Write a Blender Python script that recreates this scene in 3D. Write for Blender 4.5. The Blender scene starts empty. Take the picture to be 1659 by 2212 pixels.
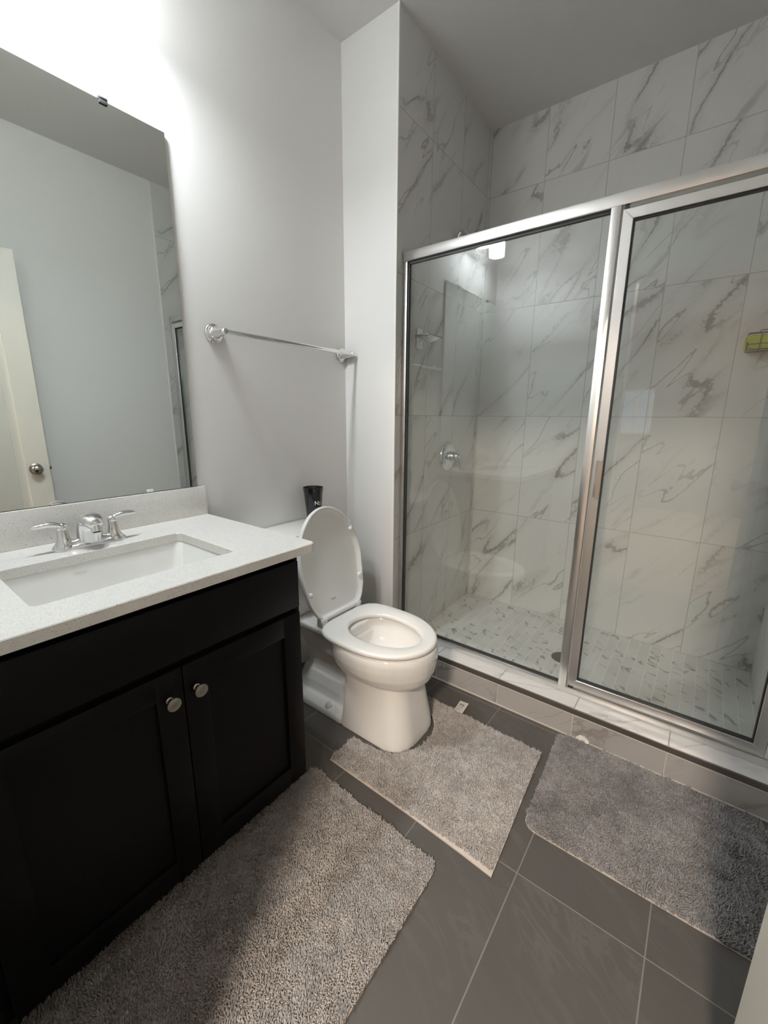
import bpy, bmesh, math, random
import numpy as np
from mathutils import Matrix, Vector

random.seed(7)
S = bpy.context.scene
COL = S.collection
R = math.radians
PI = math.pi

# ------------------------------------------------------------------ camera
F_PX = 902.63
YAW, PITCH, ROLL = 0.652421467, 0.225444692, 0.0067355
EYE = Vector((0.0, 0.0, 1.24))
cd = bpy.data.cameras.new('camera'); cam = bpy.data.objects.new('camera', cd); COL.objects.link(cam)
cd.sensor_fit = 'HORIZONTAL'; cd.sensor_width = 36.0; cd.lens = F_PX / 1659.0 * 36.0
cd.clip_start = 0.02; cd.clip_end = 60
sy, cy, sp, cp = math.sin(YAW), math.cos(YAW), math.sin(PITCH), math.cos(PITCH)
fw = Vector((-sy * cp, cy * cp, -sp)); rt = Vector((cy, sy, 0)); up = rt.cross(fw)
r2 = rt * math.cos(ROLL) + up * math.sin(ROLL); u2 = up * math.cos(ROLL) - rt * math.sin(ROLL)
M = Matrix((r2, u2, -fw)).transposed().to_4x4(); M.translation = EYE
cam.matrix_world = M
S.camera = cam

# ------------------------------------------------------------------ world, exposure, lamp strengths
w = bpy.data.worlds.new('world'); S.world = w; w.use_nodes = True
w.node_tree.nodes['Background'].inputs[0].default_value = (0.75, 0.85, 1.0, 1)
w.node_tree.nodes['Background'].inputs[1].default_value = 0.6
S.view_settings.view_transform = 'Standard'
S.view_settings.look = 'None'
S.view_settings.gamma = 1.0
S.view_settings.use_curve_mapping = False
S.view_settings.exposure = 2.54
VANITY_DISC = 74.0        # frosted lens at the bottom of each vanity lamp
VANITY_BODY = 5.0         # glowing frosted glass body
BEDROOM_LAMP = 63.0       # warm ceiling lamp of the room behind the camera
S.cycles.max_bounces = 10
S.cycles.diffuse_bounces = 6
S.cycles.glossy_bounces = 6
S.cycles.transparent_max_bounces = 12
S.cycles.caustics_reflective = False
S.cycles.caustics_refractive = False
S.cycles.sample_clamp_indirect = 6.0

# ------------------------------------------------------------------ node helpers
class NT:
    def __init__(s, name):
        s.mat = bpy.data.materials.new(name); s.mat.use_nodes = True
        s.t = s.mat.node_tree; s.t.nodes.clear()
        s.out = s.n('ShaderNodeOutputMaterial')
    def n(s, typ, **k):
        nd = s.t.nodes.new(typ)
        for a, v in k.items(): setattr(nd, a, v)
        return nd
    def l(s, a, b): s.t.links.new(a, b)
    def put(s, sock, v):
        if hasattr(v, 'node'): s.l(v, sock)
        else: sock.default_value = v
    def math(s, op, a, b=0.0, c=0.0, clamp=False):
        nd = s.n('ShaderNodeMath', operation=op, use_clamp=clamp)
        s.put(nd.inputs[0], a); s.put(nd.inputs[1], b); s.put(nd.inputs[2], c)
        return nd.outputs[0]
    def mix(s, f, a, b):
        nd = s.n('ShaderNodeMix', data_type='RGBA')
        s.put(nd.inputs[0], f); s.put(nd.inputs[6], a if hasattr(a, 'node') else (*a, 1)); s.put(nd.inputs[7], b if hasattr(b, 'node') else (*b, 1))
        return nd.outputs[2]
    def ramp(s, v, lo, hi):          # smoothstep from lo to hi
        nd = s.n('ShaderNodeMapRange', interpolation_type='SMOOTHSTEP')
        s.put(nd.inputs[0], v); nd.inputs[1].default_value = lo; nd.inputs[2].default_value = hi
        return nd.outputs[0]
    def noise(s, vec, scale, detail=3, rough=0.5, dist=0.0):
        nd = s.n('ShaderNodeTexNoise')
        if vec is not None: s.l(vec, nd.inputs['Vector'])
        nd.inputs['Scale'].default_value = scale; nd.inputs['Detail'].default_value = detail
        nd.inputs['Roughness'].default_value = rough; nd.inputs['Distortion'].default_value = dist
        return nd.outputs[0]
    def comb(s, x, y, z=0.0):
        nd = s.n('ShaderNodeCombineXYZ')
        for i, v in enumerate((x, y, z)): s.put(nd.inputs[i], v)
        return nd.outputs[0]
    def pos(s):
        tc = s.n('ShaderNodeTexCoord'); sp_ = s.n('ShaderNodeSeparateXYZ'); s.l(tc.outputs['Object'], sp_.inputs[0])
        return tc.outputs['Object'], sp_.outputs
    def bsdf(s, color, rough=0.5, metal=0.0, coat=0.0, spec=0.5, normal=None, **k):
        b = s.n('ShaderNodeBsdfPrincipled')
        s.put(b.inputs['Base Color'], color if hasattr(color, 'node') else (*color, 1))
        s.put(b.inputs['Roughness'], rough); b.inputs['Metallic'].default_value = metal
        b.inputs['Coat Weight'].default_value = coat; b.inputs['Coat Roughness'].default_value = 0.04
        b.inputs['Specular IOR Level'].default_value = spec
        if normal is not None: s.l(normal, b.inputs['Normal'])
        for kk, v in k.items(): s.put(b.inputs[kk], v)
        s.l(b.outputs[0], s.out.inputs[0])
        return b
    def bump(s, h, strength=0.2, dist=0.002):
        nd = s.n('ShaderNodeBump'); nd.inputs['Strength'].default_value = strength; nd.inputs['Distance'].default_value = dist
        s.l(h, nd.inputs['Height'])
        return nd.outputs[0]

def plain(name, color, rough=0.5, metal=0.0, coat=0.0, spec=0.5, var=0.04, scale=30):
    m = NT(name); p, _ = m.pos()
    n = m.noise(p, scale, 2)
    c2 = tuple(max(0, c * (1 - var)) for c in color); c1 = tuple(min(1, c * (1 + var)) for c in color)
    m.bsdf(m.mix(n, c2, c1), rough, metal, coat, spec)
    return m.mat

def paint(name, color, bump=0.12, rough=0.55):
    m = NT(name); p, _ = m.pos()
    n = m.noise(p, 160, 2); big = m.noise(p, 1.3, 2)
    col = m.mix(big, tuple(c * 0.985 for c in color), color)
    m.bsdf(col, rough, spec=0.35, normal=m.bump(n, bump, 0.0012))
    return m.mat

def grid(m, u, v, u0, v0, w_, h_, g):
    """returns (grout mask, cell-random colour output) of a stacked tile grid"""
    a = m.math('DIVIDE', m.math('SUBTRACT', u, u0), w_); b = m.math('DIVIDE', m.math('SUBTRACT', v, v0), h_)
    ia, ib = m.math('FLOOR', a), m.math('FLOOR', b)
    fa, fb = m.math('FRACT', a), m.math('FRACT', b)
    ea = m.math('MULTIPLY', m.math('MINIMUM', fa, m.math('SUBTRACT', 1.0, fa)), w_)
    eb = m.math('MULTIPLY', m.math('MINIMUM', fb, m.math('SUBTRACT', 1.0, fb)), h_)
    e = m.math('MINIMUM', ea, eb)
    gm = m.math('SUBTRACT', 1.0, m.ramp(e, g * 0.6, g * 1.4))
    wn = m.n('ShaderNodeTexWhiteNoise', noise_dimensions='2D'); m.l(m.comb(ia, ib), wn.inputs['Vector'])
    return gm, wn.outputs

def vein_coords(m, u, v, rnd, ang, stretch, seed):
    sp_ = m.n('ShaderNodeSeparateColor'); m.l(rnd[1], sp_.inputs[0])
    uu = m.math('ADD', u, m.math('MULTIPLY', sp_.outputs[0], 9.0)); vv = m.math('ADD', v, m.math('MULTIPLY', sp_.outputs[1], 9.0))
    # jitter of the vein direction per tile
    c, s_ = math.cos(ang), math.sin(ang)
    along = m.math('ADD', m.math('MULTIPLY', uu, c), m.math('MULTIPLY', vv, s_))
    across = m.math('SUBTRACT', m.math('MULTIPLY', vv, c), m.math('MULTIPLY', uu, s_))
    return m.comb(m.math('DIVIDE', along, stretch), across, seed)

def marble(name, au, av, u0, v0, w_, h_, g=0.0016, grout=(0.42, 0.41, 0.385), base=(0.68, 0.675, 0.66), veinc=(0.235, 0.215, 0.195), ang=R(50), rough=0.30):
    m = NT(name); p, xyz = m.pos()
    u, v = xyz[au], xyz[av]
    gm, rnd = grid(m, u, v, u0, v0, w_, h_, g)
    q = vein_coords(m, u, v, rnd, ang, 4.2, 0.0)
    warp = m.noise(q, 5.0, 3, 0.6)
    q2 = m.n('ShaderNodeVectorMath', operation='ADD'); m.l(q, q2.inputs[0]); m.l(m.comb(m.math('MULTIPLY', m.math('SUBTRACT', warp, 0.5), 0.06), m.math('MULTIPLY', m.math('SUBTRACT', warp, 0.5), 0.10)), q2.inputs[1]); q2 = q2.outputs[0]
    fw2 = m.math('MULTIPLY', m.math('SUBTRACT', m.noise(m.comb(u, v, 0.0), 55.0, 3, 0.6), 0.5), 0.055)
    n1 = m.math('ADD', m.noise(q2, 3.8, 2.0, 0.42, 0.0), fw2)
    brk = m.ramp(m.noise(q2, 24.0, 3, 0.6), 0.28, 0.55)
    d1 = m.math('ABSOLUTE', m.math('SUBTRACT', n1, 0.5))
    mk = m.ramp(m.noise(q, 4.2, 2), 0.44, 0.62)
    v1 = m.math('MULTIPLY', m.math('SUBTRACT', 1.0, m.ramp(d1, 0.003, 0.019)), m.math('MULTIPLY', mk, m.math('ADD', 0.35, m.math('MULTIPLY', brk, 0.65))))
    halo = m.math('MULTIPLY', m.math('SUBTRACT', 1.0, m.ramp(d1, 0.0, 0.075)), m.math('MULTIPLY', mk, 0.24))
    n2 = m.math('ADD', m.noise(q2, 7.5, 2, 0.5, 0.1), m.math('MULTIPLY', fw2, 0.8))
    d2 = m.math('ABSOLUTE', m.math('SUBTRACT', n2, 0.52))
    mk2 = m.ramp(m.noise(q, 2.7, 2), 0.45, 0.60)
    v2 = m.math('MULTIPLY', m.math('SUBTRACT', 1.0, m.ramp(d2, 0.001, 0.014)), m.math('MULTIPLY', mk2, 0.75))
    # blotches
    bl = m.math('MULTIPLY', m.ramp(m.noise(q, 11.0, 3, 0.55), 0.62, 0.76), 0.50)
    tot = m.math('MAXIMUM', m.math('MAXIMUM', v1, v2), m.math('MAXIMUM', halo, bl))
    tot = m.math('MULTIPLY', tot, 0.80)
    cloud = m.noise(q, 2.0, 3)
    bc = m.mix(cloud, tuple(c * 0.90 for c in base), base)
    col = m.mix(tot, bc, veinc)
    col = m.mix(gm, col, grout)
    rg = m.math('ADD', rough, m.math('MULTIPLY', gm, 0.5))
    m.bsdf(col, rg, spec=0.45, normal=m.bump(m.math('SUBTRACT', 1.0, gm), 0.35, 0.001))
    return m.mat

def slate(name):
    m = NT(name); p, xyz = m.pos()
    gm, rnd = grid(m, xyz[0], xyz[1], 0.053, 0.954, 0.3065, 0.610, 0.0016)
    q = vein_coords(m, xyz[0], xyz[1], rnd, R(-28), 3.6, 0.0)
    n1 = m.noise(q, 11.0, 5, 0.6, 0.9)
    streak = m.math('SUBTRACT', 1.0, m.ramp(m.math('ABSOLUTE', m.math('SUBTRACT', n1, 0.55)), 0.0, 0.05))
    big = m.noise(q, 3.0, 3)
    fine = m.noise(p, 220, 3)
    col = m.mix(big, (0.080, 0.075, 0.070), (0.118, 0.110, 0.102))
    col = m.mix(m.math('MULTIPLY', streak, m.math('MULTIPLY', m.ramp(big, 0.35, 0.65), 0.26)), col, (0.21, 0.19, 0.17))
    col = m.mix(m.math('MULTIPLY', fine, 0.15), col, (0.05, 0.045, 0.04))
    sp_ = m.n('ShaderNodeSeparateColor'); m.l(rnd[1], sp_.inputs[0])
    col = m.mix(m.math('MULTIPLY', sp_.outputs[2], 0.18), col, (0.07, 0.065, 0.06))
    col = m.mix(gm, col, (0.215, 0.195, 0.175))
    h = m.math('SUBTRACT', m.math('ADD', m.math('MULTIPLY', n1, 0.3), m.math('MULTIPLY', fine, 0.2)), gm)
    m.bsdf(col, 0.50, spec=0.4, normal=m.bump(h, 0.35, 0.0015))
    return m.mat

def brick_marble(name):
    m = NT(name); p, xyz = m.pos()
    W, L = 0.0505, 0.102
    a = m.math('DIVIDE', m.math('ADD', xyz[0], 1.2), W); ia = m.math('FLOOR', a); fa = m.math('FRACT', a)
    off = m.math('MULTIPLY', m.math('FRACT', m.math('MULTIPLY', ia, 0.5)), 1.0)
    b = m.math('ADD', m.math('DIVIDE', xyz[1], L), off); ib = m.math('FLOOR', b); fb = m.math('FRACT', b)
    ea = m.math('MULTIPLY', m.math('MINIMUM', fa, m.math('SUBTRACT', 1.0, fa)), W)
    eb = m.math('MULTIPLY', m.math('MINIMUM', fb, m.math('SUBTRACT', 1.0, fb)), L)
    ga = m.math('SUBTRACT', 1.0, m.ramp(ea, 0.0007, 0.0019)); gb = m.math('SUBTRACT', 1.0, m.ramp(eb, 0.0004, 0.0016))
    wn = m.n('ShaderNodeTexWhiteNoise', noise_dimensions='2D'); m.l(m.comb(ia, ib), wn.inputs['Vector'])
    q = vein_coords(m, xyz[0], xyz[1], wn.outputs, R(-35), 2.2, 0.0)
    n1 = m.noise(q, 12.0, 2, 0.5, 0.2)
    v1 = m.math('SUBTRACT', 1.0, m.ramp(m.math('ABSOLUTE', m.math('SUBTRACT', n1, 0.5)), 0.004, 0.040))
    mk = m.ramp(m.noise(q, 16.0, 1), 0.50, 0.62)
    bc = m.mix(wn.outputs[0], (0.60, 0.595, 0.58), (0.66, 0.655, 0.64))
    col = m.mix(m.math('MULTIPLY', m.math('MULTIPLY', v1, mk), 0.75), bc, (0.22, 0.20, 0.18))
    col = m.mix(ga, col, (0.78, 0.77, 0.74))
    col = m.mix(m.math('MULTIPLY', gb, 0.6), col, (0.70, 0.69, 0.66))
    g = m.math('MAXIMUM', ga, gb)
    m.bsdf(col, 0.35, spec=0.4, normal=m.bump(m.math('SUBTRACT', 1.0, g), 0.3, 0.001))
    return m.mat

def quartz(name):
    m = NT(name); p, _ = m.pos()
    f1 = m.ramp(m.noise(p, 300, 2, 0.55), 0.635, 0.70); f2 = m.ramp(m.noise(p, 520, 2, 0.5), 0.62, 0.68); hi = m.ramp(m.noise(p, 240, 1), 0.60, 0.72)
    n = m.noise(p, 60, 3)
    col = m.mix(n, (0.69, 0.675, 0.64), (0.765, 0.75, 0.72))
    col = m.mix(m.math('MULTIPLY', hi, 0.5), col, (0.88, 0.87, 0.85))
    col = m.mix(m.math('MULTIPLY', f2, 0.45), col, (0.42, 0.37, 0.31))
    col = m.mix(m.math('MULTIPLY', f1, 0.80), col, m.mix(m.noise(p, 90, 1), (0.12, 0.10, 0.085), (0.50, 0.44, 0.37)))
    m.bsdf(col, 0.16, spec=0.5)
    return m.mat

def glass(name, tint=(0.965, 0.982, 0.975)):
    m = NT(name)
    lw = m.n('ShaderNodeLayerWeight'); lw.inputs[0].default_value = 0.5
    f5 = m.math('POWER', lw.outputs['Facing'], 5.0)
    F = m.math('ADD', m.math('MULTIPLY', f5, 0.95), 0.045)
    tr = m.n('ShaderNodeBsdfTransparent'); tr.inputs[0].default_value = (*tint, 1)
    gl = m.n('ShaderNodeBsdfGlossy'); gl.inputs['Roughness'].default_value = 0.0; gl.inputs[0].default_value = (1, 1, 1, 1)
    mx = m.n('ShaderNodeMixShader'); m.l(F, mx.inputs[0]); m.l(tr.outputs[0], mx.inputs[1]); m.l(gl.outputs[0], mx.inputs[2])
    m.l(mx.outputs[0], m.out.inputs[0])
    return m.mat

def mirror_mat(name):
    m = NT(name); gl = m.n('ShaderNodeBsdfGlossy'); gl.inputs['Roughness'].default_value = 0.0
    gl.inputs[0].default_value = (0.88, 0.92, 0.90, 1); m.l(gl.outputs[0], m.out.inputs[0])
    return m.mat

def emit(name, col, st):
    m = NT(name); p, _ = m.pos(); e = m.n('ShaderNodeEmission'); n = m.noise(p, 40, 1)
    m.l(m.mix(n, tuple(c * 0.97 for c in col), col), e.inputs[0]); e.inputs[1].default_value = st
    m.l(e.outputs[0], m.out.inputs[0])
    return m.mat

def pile(name, c1, c2, streaks=0.5):
    m = NT(name); p, xyz = m.pos()
    flat = m.comb(xyz[0], xyz[1], 0.0)
    n1 = m.noise(flat, 6, 3, 0.6); n2 = m.noise(flat, 150, 2); n3 = m.noise(flat, 28, 3, 0.6, 0.6)
    f = m.math('ADD', m.math('MULTIPLY', n1, 0.45), m.math('ADD', m.math('MULTIPLY', n2, 0.35), m.math('MULTIPLY', n3, 0.30)))
    col = m.mix(m.ramp(f, 0.38, 0.72), c1, c2)
    m.bsdf(col, 0.95, spec=0.1, **{'Sheen Weight': 0.25})
    return m.mat

MT = dict(
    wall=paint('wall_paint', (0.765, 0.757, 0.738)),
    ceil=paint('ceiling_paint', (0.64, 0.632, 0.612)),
    mback=marble('marble_back', 0, 2, 0.040, 0.020, 0.310, 0.6122),
    mleft=marble('marble_side', 1, 2, 1.912, 0.020, 0.308, 0.6122),
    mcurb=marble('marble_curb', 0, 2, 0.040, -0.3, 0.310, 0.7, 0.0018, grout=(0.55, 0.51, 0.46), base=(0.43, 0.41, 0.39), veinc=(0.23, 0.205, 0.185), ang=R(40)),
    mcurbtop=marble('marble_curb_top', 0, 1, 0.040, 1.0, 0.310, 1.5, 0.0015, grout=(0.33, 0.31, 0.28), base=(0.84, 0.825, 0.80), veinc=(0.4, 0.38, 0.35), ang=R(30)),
    slate=slate('slate_tile'),
    bricks=brick_marble('marble_mosaic'),
    quartz=quartz('speckled_quartz'),
    black=plain('black_lacquer', (0.0042, 0.0038, 0.0040), 0.42, spec=0.15),
    kick=plain('black_kick', (0.006, 0.006, 0.006), 0.6),
    ceramic=plain('white_ceramic', (0.80, 0.79, 0.765), 0.12, coat=0.4, var=0.01),
    basin=plain('white_basin', (0.78, 0.775, 0.745), 0.14, coat=0.3, var=0.01),
    seatpl=plain('white_seat_plastic', (0.82, 0.815, 0.79), 0.20, spec=0.5, var=0.01),
    chrome=plain('chrome', (0.78, 0.78, 0.78), 0.06, 1.0, var=0.02),
    frame=plain('satin_aluminium', (0.80, 0.79, 0.775), 0.30, 1.0, var=0.03, scale=12),
    nickel=plain('brushed_nickel', (0.40, 0.37, 0.335), 0.30, 1.0, var=0.05),
    dknob=plain('aged_nickel', (0.33, 0.30, 0.27), 0.25, 1.0, var=0.05),
    dark=plain('dark_gasket', (0.03, 0.03, 0.03), 0.5),
    trim=plain('dark_edge_trim', (0.20, 0.18, 0.165), 0.35, 0.7),
    white=plain('white_enamel', (0.80, 0.79, 0.76), 0.35, var=0.01),
    doorp=plain('cream_door_paint', (0.74, 0.715, 0.64), 0.40, var=0.01),
    cup=plain('black_plastic', (0.010, 0.010, 0.011), 0.18, coat=0.3),
    print=plain('light_print', (0.75, 0.75, 0.78), 0.5),
    greyprint=plain('grey_print', (0.28, 0.27, 0.25), 0.5),
    tag=plain('white_label_cloth', (0.72, 0.70, 0.66), 0.8),
    wire=plain('black_wire', (0.012, 0.011, 0.010), 0.4),
    green=plain('lime_sponge', (0.38, 0.46, 0.02), 0.9, var=0.18, scale=160),
    glass=glass('clear_glass'),
    mirror=mirror_mat('silvered_mirror'),
    clear=plain('clear_clip_plastic', (0.75, 0.76, 0.75), 0.15),
    water=plain('toilet_water', (0.62, 0.63, 0.61), 0.02, coat=0.5),
    disc=emit('lamp_lens', (0.90, 0.965, 1.0), VANITY_DISC),
    body=emit('lamp_frosted_glass', (0.92, 0.97, 1.0), VANITY_BODY),
    bedlamp=emit('warm_lamp', (1.0, 0.85, 0.71), BEDROOM_LAMP),
    bedwall=paint('bedroom_paint', (0.27, 0.24, 0.22)),
    bedfloor=plain('bedroom_carpet', (0.30, 0.25, 0.20), 0.9, var=0.2, scale=90),
    blind=plain('blind_slats', (0.8, 0.8, 0.8), 0.5),
    day=emit('daylight_pane', (0.8, 0.9, 1.0), 0.22),
    pile_warm=pile('warm_grey_pile', (0.36, 0.335, 0.315), (0.62, 0.585, 0.56)),
    pile_cool=pile('cool_grey_pile', (0.19, 0.182, 0.18), (0.39, 0.375, 0.372)),
    pile_mid=pile('mid_grey_pile', (0.30, 0.277, 0.263), (0.54, 0.51, 0.49)),
    back=plain('mat_backing', (0.60, 0.54, 0.49), 0.9),
)

# ------------------------------------------------------------------ mesh helpers
def finish(name, bm, mat, parent=None, smooth=35, mats=None):
    bmesh.ops.recalc_face_normals(bm, faces=bm.faces)
    me = bpy.data.meshes.new(name); bm.to_mesh(me); bm.free()
    return link(name, me, mat, parent, smooth)

def link(name, me, mat, parent=None, smooth=35):
    if mat is not None: me.materials.append(mat)
    if smooth:
        me.polygons.foreach_set('use_smooth', [True] * len(me.polygons))
        me.set_sharp_from_angle(angle=R(smooth))
    o = bpy.data.objects.new(name, me); COL.objects.link(o)
    if parent is not None:
        o.parent = parent; 
        o.matrix_parent_inverse = world_of(parent).inverted()
    return o

def world_of(o):
    m = o.matrix_basis.copy()
    if o.parent: m = world_of(o.parent) @ o.matrix_parent_inverse @ m
    return m

def tag(o, label, cat, group=None):
    o['label'] = label; o['category'] = cat
    if group: o['group'] = group
    return o

def thing(name, label, cat, loc, group=None):
    o = bpy.data.objects.new(name, None); COL.objects.link(o); o.location = loc; o.empty_display_size = 0.05
    return tag(o, label, cat, group)

def struct(name, bm, mat, smooth=0):
    o = finish(name, bm, mat, None, smooth); o['kind'] = 'structure'; return o

def B(): return bmesh.new()

def box(bm, x0, x1, y0, y1, z0, z1, bev=0.0, seg=2, mat4=None):
    r = bmesh.ops.create_cube(bm, size=1.0)
    vs = r['verts']
    for v in vs:
        v.co = Vector(((x0 + x1) / 2 + v.co.x * (x1 - x0), (y0 + y1) / 2 + v.co.y * (y1 - y0), (z0 + z1) / 2 + v.co.z * (z1 - z0)))
    if bev > 0:
        es = list({e for v in vs for e in v.link_edges})
        rr = bmesh.ops.bevel(bm, geom=es, offset=bev, segments=seg, affect='EDGES', profile=0.5)
        vs = list({v for f in rr['faces'] for v in f.verts} | {v for v in vs if v.is_valid})
    if mat4 is not None:
        for v in vs: v.co = mat4 @ v.co
    return vs

def frame_of(d):
    d = Vector(d).normalized()
    a = Vector((0, 0, 1)) if abs(d.z) < 0.9 else Vector((1, 0, 0))
    x = d.cross(a).normalized(); y = d.cross(x).normalized()
    return x, y

def rings(bm, rs, cap0=True, cap1=True, closed=False):
    """loft a list of rings (lists of Vectors, same count)"""
    vr = [[bm.verts.new(p) for p in r] for r in rs]
    n = len(vr[0])
    pairs = list(zip(vr[:-1], vr[1:])) + ([(vr[-1], vr[0])] if closed else [])
    for a, b in pairs:
        for i in range(n):
            j = (i + 1) % n
            bm.faces.new((a[i], a[j], b[j], b[i]))
    if not closed:
        if cap0: bm.faces.new(list(reversed(vr[0])))
        if cap1: bm.faces.new(vr[-1])
    return vr

def tube(bm, pts, rad, n=12, caps=True, closed=False):
    pts = [Vector(p) for p in pts]; N = len(pts)
    rads = rad if isinstance(rad, (list, tuple)) else [rad] * N
    rs = []; px = None
    for i, p in enumerate(pts):
        if closed: d = pts[(i + 1) % N] - pts[i - 1]
        else: d = pts[min(i + 1, N - 1)] - pts[max(i - 1, 0)]
        d.normalize()
        if px is None: x, y = frame_of(d)
        else:
            x = (px - d * px.dot(d)).normalized(); y = d.cross(x).normalized()
        px = x
        rs.append([p + (x * math.cos(2 * PI * k / n) + y * math.sin(2 * PI * k / n)) * rads[i] for k in range(n)])
    rings(bm, rs, caps, caps, closed)

def lathe(bm, origin, axis, prof, n=32):
    """prof: list of (distance along axis, radius)"""
    o = Vector(origin); d = Vector(axis).normalized(); x, y = frame_of(d)
    rs = [[o + d * h + (x * math.cos(2 * PI * k / n) + y * math.sin(2 * PI * k / n)) * max(r, 1e-4) for k in range(n)] for h, r in prof]
    rings(bm, rs, True, True)

def rrect(x0, x1, y0, y1, r, n=8):
    pts = []
    rr = r if isinstance(r, (list, tuple)) else [r] * 4      # order: x1y0, x1y1, x0y1, x0y0
    for (cx, cy_, a0), q in zip(((x1, y0, -PI / 2), (x1, y1, 0), (x0, y1, PI / 2), (x0, y0, PI)), rr):
        ox = cx - q if cx == x1 else cx + q; oy = cy_ - q if cy_ == y1 else cy_ + q
        for k in range(n + 1):
            a = a0 + PI / 2 * k / n
            pts.append((ox + q * math.cos(a), oy + q * math.sin(a)))
    return pts

def prism(bm, poly, z0, z1):
    rings(bm, [[Vector((x, y, z)) for x, y in poly] for z in (z0, z1)])

def bez(p0, p1, p2, p3, n=12):
    out = []
    for i in range(n + 1):
        t = i / n; a = (1 - t)
        out.append(Vector(p0) * a ** 3 + Vector(p1) * 3 * a * a * t + Vector(p2) * 3 * a * t * t + Vector(p3) * t ** 3)
    return out

def modded(name, bm, mat, parent, mods, smooth=35):
    """mesh with modifiers evaluated into plain mesh data"""
    bmesh.ops.recalc_face_normals(bm, faces=bm.faces)
    me = bpy.data.meshes.new(name); bm.to_mesh(me); bm.free()
    t = bpy.data.objects.new('work', me); COL.objects.link(t)
    for typ, k in mods:
        md = t.modifiers.new(typ, typ)
        for a, v in k.items(): setattr(md, a, v)
    dg = bpy.context.evaluated_depsgraph_get()
    m2 = bpy.data.meshes.new_from_object(t.evaluated_get(dg))
    bpy.data.objects.remove(t); m2.name = name
    return link(name, m2, mat, parent, smooth)

def text_mesh(s, size, ext=0.0002, bold=0.0):
    c = bpy.data.curves.new('txt', 'FONT'); c.body = s; c.size = size; c.extrude = ext; c.offset = bold; c.resolution_u = 3
    t = bpy.data.objects.new('txt', c); COL.objects.link(t)
    dg = bpy.context.evaluated_depsgraph_get()
    me = bpy.data.meshes.new_from_object(t.evaluated_get(dg))
    bpy.data.objects.remove(t)
    xs = [v.co.x for v in me.vertices]; ys = [v.co.y for v in me.vertices]
    cx, cy_ = (min(xs) + max(xs)) / 2, (min(ys) + max(ys)) / 2
    for v in me.vertices: v.co.x -= cx; v.co.y -= cy_
    return me

# ================================================================== THE ROOM
XL, XR = -1.495, 0.330          # left and right wall faces
YN, YP, YB = -0.015, 1.630, 2.560   # near wall face, stub wall face, shower back wall
ZC = 2.805
GY = 1.675                      # front face of the shower frame
CURB = 0.124

bm = B(); box(bm, -1.60, 0.45, -0.13, 1.72, -0.08, 0.0); struct('floor', bm, MT['slate'])
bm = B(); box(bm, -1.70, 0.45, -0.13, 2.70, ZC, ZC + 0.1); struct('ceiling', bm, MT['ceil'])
bm = B(); box(bm, -1.60, XL, -0.13, YP, 0, ZC); struct('wall_left', bm, MT['wall'])
bm = B(); prism(bm, [(-1.60, YP), (-1.194, YP), (-1.215, YB), (-1.215, 2.66), (-1.60, 2.66)], 0, ZC); struct('wall_stub', bm, MT['wall'])
bm = B(); prism(bm, [(-1.1935, YP + 0.004), (-1.186, YP + 0.004), (-1.206, YB), (-1.2145, YB)], 0.0, ZC); struct('wall_shower_left', bm, MT['mleft'])
bm = B(); box(bm, -1.195, -1.184, YP - 0.003, YP + 0.004, CURB, ZC, 0.001); struct('trim_1', bm, MT['white'])
bm = B(); box(bm, -1.215, XR, YB, YB + 0.1, 0, ZC); struct('wall_back', bm, MT['mback'])
bm = B(); box(bm, XR, XR + 0.1, -0.13, 1.632, 0, ZC); struct('wall_right', bm, MT['wall'])
bm = B(); box(bm, XR - 0.003, XR + 0.1, 1.636, YB, 0, ZC); struct('wall_shower_right', bm, MT['mleft'])
bm = B(); box(bm, XR - 0.006, XR + 0.002, 1.628, 1.636, CURB, ZC, 0.001); struct('trim_2', bm, MT['white'])
bm = B(); box(bm, -1.206, XR - 0.003, 1.71, YB, -0.08, 0.020); struct('floor_shower', bm, MT['bricks'])
# near wall with the doorway the photographer stands in
DX0, DX1, DZ = -0.52, 0.285, 2.13
bm = B(); box(bm, -1.60, DX0, -0.13, YN, 0, ZC); box(bm, DX1, 0.45, -0.13, YN, 0, ZC); box(bm, DX0, DX1, -0.13, YN, DZ, ZC); struct('wall_near', bm, MT['wall'])
bm = B()
box(bm, DX0 - 0.055, DX0 - 0.001, YN, YN + 0.014, 0, DZ + 0.055, 0.003); box(bm, DX0 - 0.055, DX1 + 0.04, YN, YN + 0.014, DZ + 0.001, DZ + 0.057, 0.003)
struct('trim_3', bm, MT['doorp'])
# curb under the shower door
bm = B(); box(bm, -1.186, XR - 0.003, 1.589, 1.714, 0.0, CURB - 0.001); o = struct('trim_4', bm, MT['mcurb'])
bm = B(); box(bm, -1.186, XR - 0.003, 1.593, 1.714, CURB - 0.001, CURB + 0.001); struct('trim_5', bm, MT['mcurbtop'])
bm = B(); box(bm, -1.186, XR - 0.003, 1.5865, 1.594, 0.102, CURB + 0.0015, 0.002); struct('trim_6', bm, MT['trim'])
bm = B(); box(bm, -1.186, XR - 0.003, 1.5868, 1.590, 0.098, 0.1018); box(bm, -1.186, XR - 0.003, 1.585, 1.590, 0.0, 0.004); struct('trim_7', bm, plain('curb_grout', (0.60, 0.55, 0.49), 0.8))

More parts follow.
